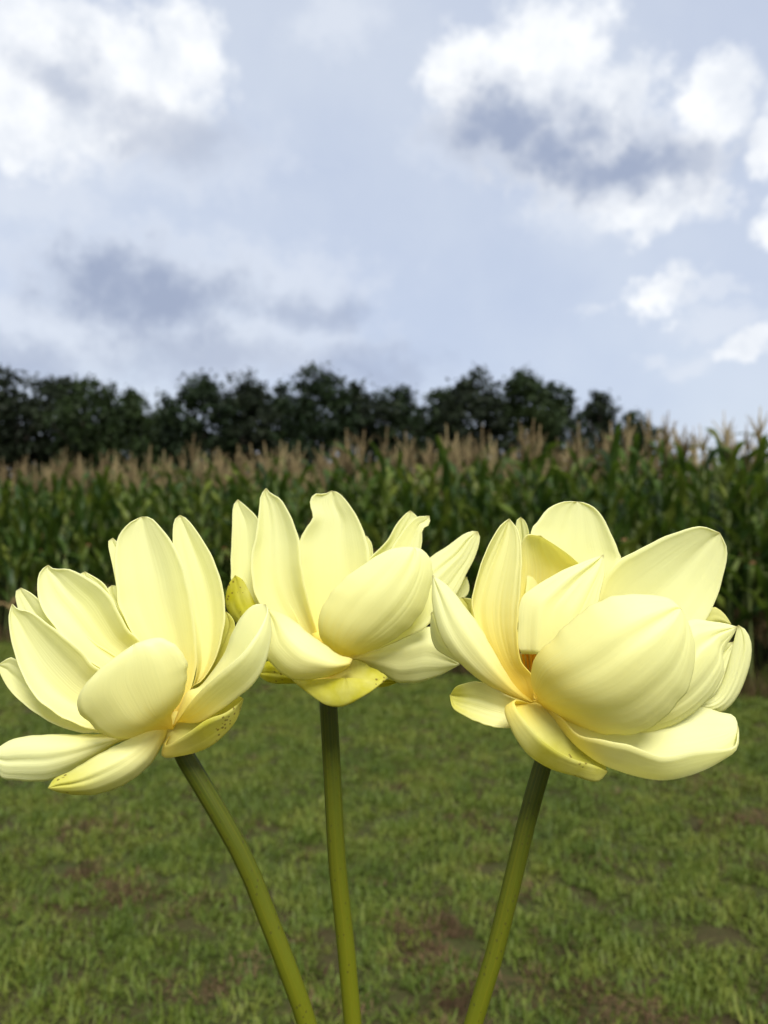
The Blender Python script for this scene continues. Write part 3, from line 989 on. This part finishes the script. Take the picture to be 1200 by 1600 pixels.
mf.petal([(400, 858), (345, 866), (318, 880), (400, 878), (545, 872)], [(575, 795), (650, 823), (728, 870), (660, 874), (545, 872)], [-6, -30, -44, -46, -44], 16, 16,
         M=[(500, 935), (512, 988), (525, 985), (540, 930), (545, 872)], green=0.9, gtip=0.15, crin=0.3)
mf.petal([(575, 796), (520, 775), (470, 740), (400, 690), (340, 640), (275, 595), (214, 577)], [(575, 796), (540, 835), (480, 860), (420, 873), (330, 878), (270, 850), (222, 800), (205, 765), (208, 680), (214, 577)], [-24, -46, -48, -42, -30], 10, green=0.4, gtip=0.75)
mf.petal([(500, 780), (460, 730), (430, 672), (440, 590), (500, 490), (590, 410), (700, 340), (775, 316), (832, 314)], [(560, 775), (625, 766), (740, 712), (830, 640), (888, 550), (915, 445), (906, 368), (872, 326), (832, 314)], [-10, -40, -50, -50, -44], 12, wr=0.28)

# ---- right flower (crop scale 2.222, origin 660, 760)
rf = Flower('large pale yellow lotus flower showing orange stamens, on the stem leaning right',
            660, 760, 2.2222, 0.45, (390, 750), (0.022, 0.475, 0))
rf.stem([(848, 1130, 6), (851, 1180, 3), (847, 1197, 2), (825, 1276, 0), (800, 1380, 0), (770, 1500, 0), (739, 1602, 0)], 0.0054, 0.0053)
rf.heart((392, 690), 15, (-0.12, 0.30, 1), 90, 0.026)
rf.petal([(375, 550), (360, 350), (378, 165), (400, 120), (440, 75), (490, 54), (535, 54)], [(450, 600), (560, 450), (650, 320), (687, 255), (680, 228), (650, 150), (610, 86), (570, 60), (535, 54)], [4, 22, 32, 36, 38], -10)
rf.petal([(360, 500), (330, 300), (325, 150), (328, 118), (342, 107)], [(400, 500), (390, 300), (372, 170), (360, 125), (342, 107)], [6, 42, 48, 40], -3)
rf.petal([(700, 600), (900, 480), (1000, 420), (1045, 440), (1072, 478)], [(720, 640), (950, 560), (1040, 500), (1072, 478)], [2, 22, 26, 24], 3, green=0.5, gtip=0.5)
rf.petal([(460, 620), (560, 460), (605, 390), (640, 305), (690, 255), (780, 205), (860, 168), (930, 145), (975, 140), (1032, 162)], [(560, 680), (800, 600), (940, 520), (985, 462), (1012, 410), (1045, 310), (1058, 222), (1032, 162)], [2, 10, 16, 20, 18], -9)
rf.petal([(350, 560), (335, 420), (338, 300), (343, 205), (365, 168), (412, 172)], [(470, 560), (545, 400), (560, 290), (540, 262), (480, 215), (412, 172)], [14, 30, 30, 26, 14], -9, crin=2.0, warm=0.58)
rf.petal([(200, 540), (130, 440), (122, 395), (138, 386)], [(260, 500), (190, 430), (180, 395), (138, 386)], [2, 16, 20, 20], -3, green=0.6, gtip=0.3)
rf.petal([(200, 650), (90, 592), (45, 560), (28, 505), (30, 440)], [(260, 600), (120, 500), (50, 430), (30, 440)], [2, 4, 8, 8], 3)
rf.petal([(480, 640), (405, 558), (345, 582), (331, 520), (338, 400), (380, 358), (470, 300), (560, 262), (628, 238)], [(500, 640), (560, 560), (600, 440), (632, 300), (628, 238)], [-2, -9, -10, -6, 0], 3, crin=1.8, wr=0.5)
rf.petal([(300, 680), (238, 580), (178, 440), (185, 340), (215, 240), (265, 145), (302, 112)], [(385, 690), (380, 655), (343, 608), (330, 520), (335, 400), (345, 260), (334, 160), (302, 112)], [-2, 2, 6, 8, 10], -14, -12, crin=1.2, warm=0.4, wr=0.3,
         M=[(318, 690), (235, 560), (200, 440), (222, 320), (268, 200), (302, 112)])
rf.petal([(370, 745), (310, 732), (240, 695), (190, 678), (122, 693), (96, 724)], [(390, 800), (315, 836), (260, 836), (200, 820), (155, 800), (108, 770), (96, 724)], [-2, -4, -2, 2], -5, -9, green=0.75, gtip=0.55)
rf.petal([(330, 738), (230, 690), (160, 640), (100, 580), (55, 500), (35, 400), (36, 309)], [(370, 742), (320, 692), (280, 630), (240, 560), (200, 490), (150, 420), (92, 350), (36, 309)], [-4, -14, -16, -12, -6], 6)
# right side, lower bowl
rf.petal([(800, 740), (980, 745), (1030, 700), (1055, 640), (1076, 560), (1096, 482)], [(800, 800), (960, 772), (1030, 786), (1090, 735), (1130, 640), (1142, 560), (1126, 505), (1096, 482)], [0, -8, -12, -8], 5)
rf.petal([(800, 620), (980, 560), (1080, 540)], [(820, 795), (975, 752), (1030, 700), (1052, 640), (1080, 540)], [-2, -14, -18, -12], -2)
rf.petal([(560, 780), (800, 770), (960, 766), (1030, 784), (1080, 796), (1097, 838)], [(480, 800), (540, 863), (620, 880), (720, 900), (800, 930), (850, 938), (960, 915), (1050, 912), (1088, 900), (1097, 838)], [-8, -30, -36, -32, -22], 24, -12,
         M=[(510, 870), (600, 945), (680, 980), (770, 1003), (860, 1006), (960, 982), (1045, 935), (1094, 890), (1097, 838)])
rf.petal([(322, 742), (332, 780), (380, 842), (440, 900), (520, 946), (600, 970), (642, 990)], [(420, 752), (500, 820), (560, 880), (620, 935), (642, 990)], [-6, -28, -38, -38, -34], -10, 18,
         M=[(300, 770), (322, 850), (372, 925), (445, 975), (530, 1002), (605, 1024), (642, 990)], green=0.8, gtip=0.25)
rf.petal([(620, 700), (820, 580), (900, 480), (935, 462), (1000, 470), (1045, 476), (1092, 488)], [(600, 820), (740, 857), (800, 850), (880, 822), (960, 768), (1020, 702), (1046, 640), (1042, 575), (1078, 516), (1092, 488)], [-8, -26, -32, -30, -20], 9, crin=1.6, wr=0.5)
rf.petal([(405, 742), (379, 685), (390, 600), (440, 540), (520, 468), (600, 405), (680, 380), (745, 375), (850, 388), (897, 425)], [(480, 800), (560, 836), (640, 862), (720, 860), (800, 830), (880, 760), (930, 680), (946, 580), (932, 500), (897, 425)], [-12, -46, -60, -60, -50], 17, crin=2.0, wr=0.55)
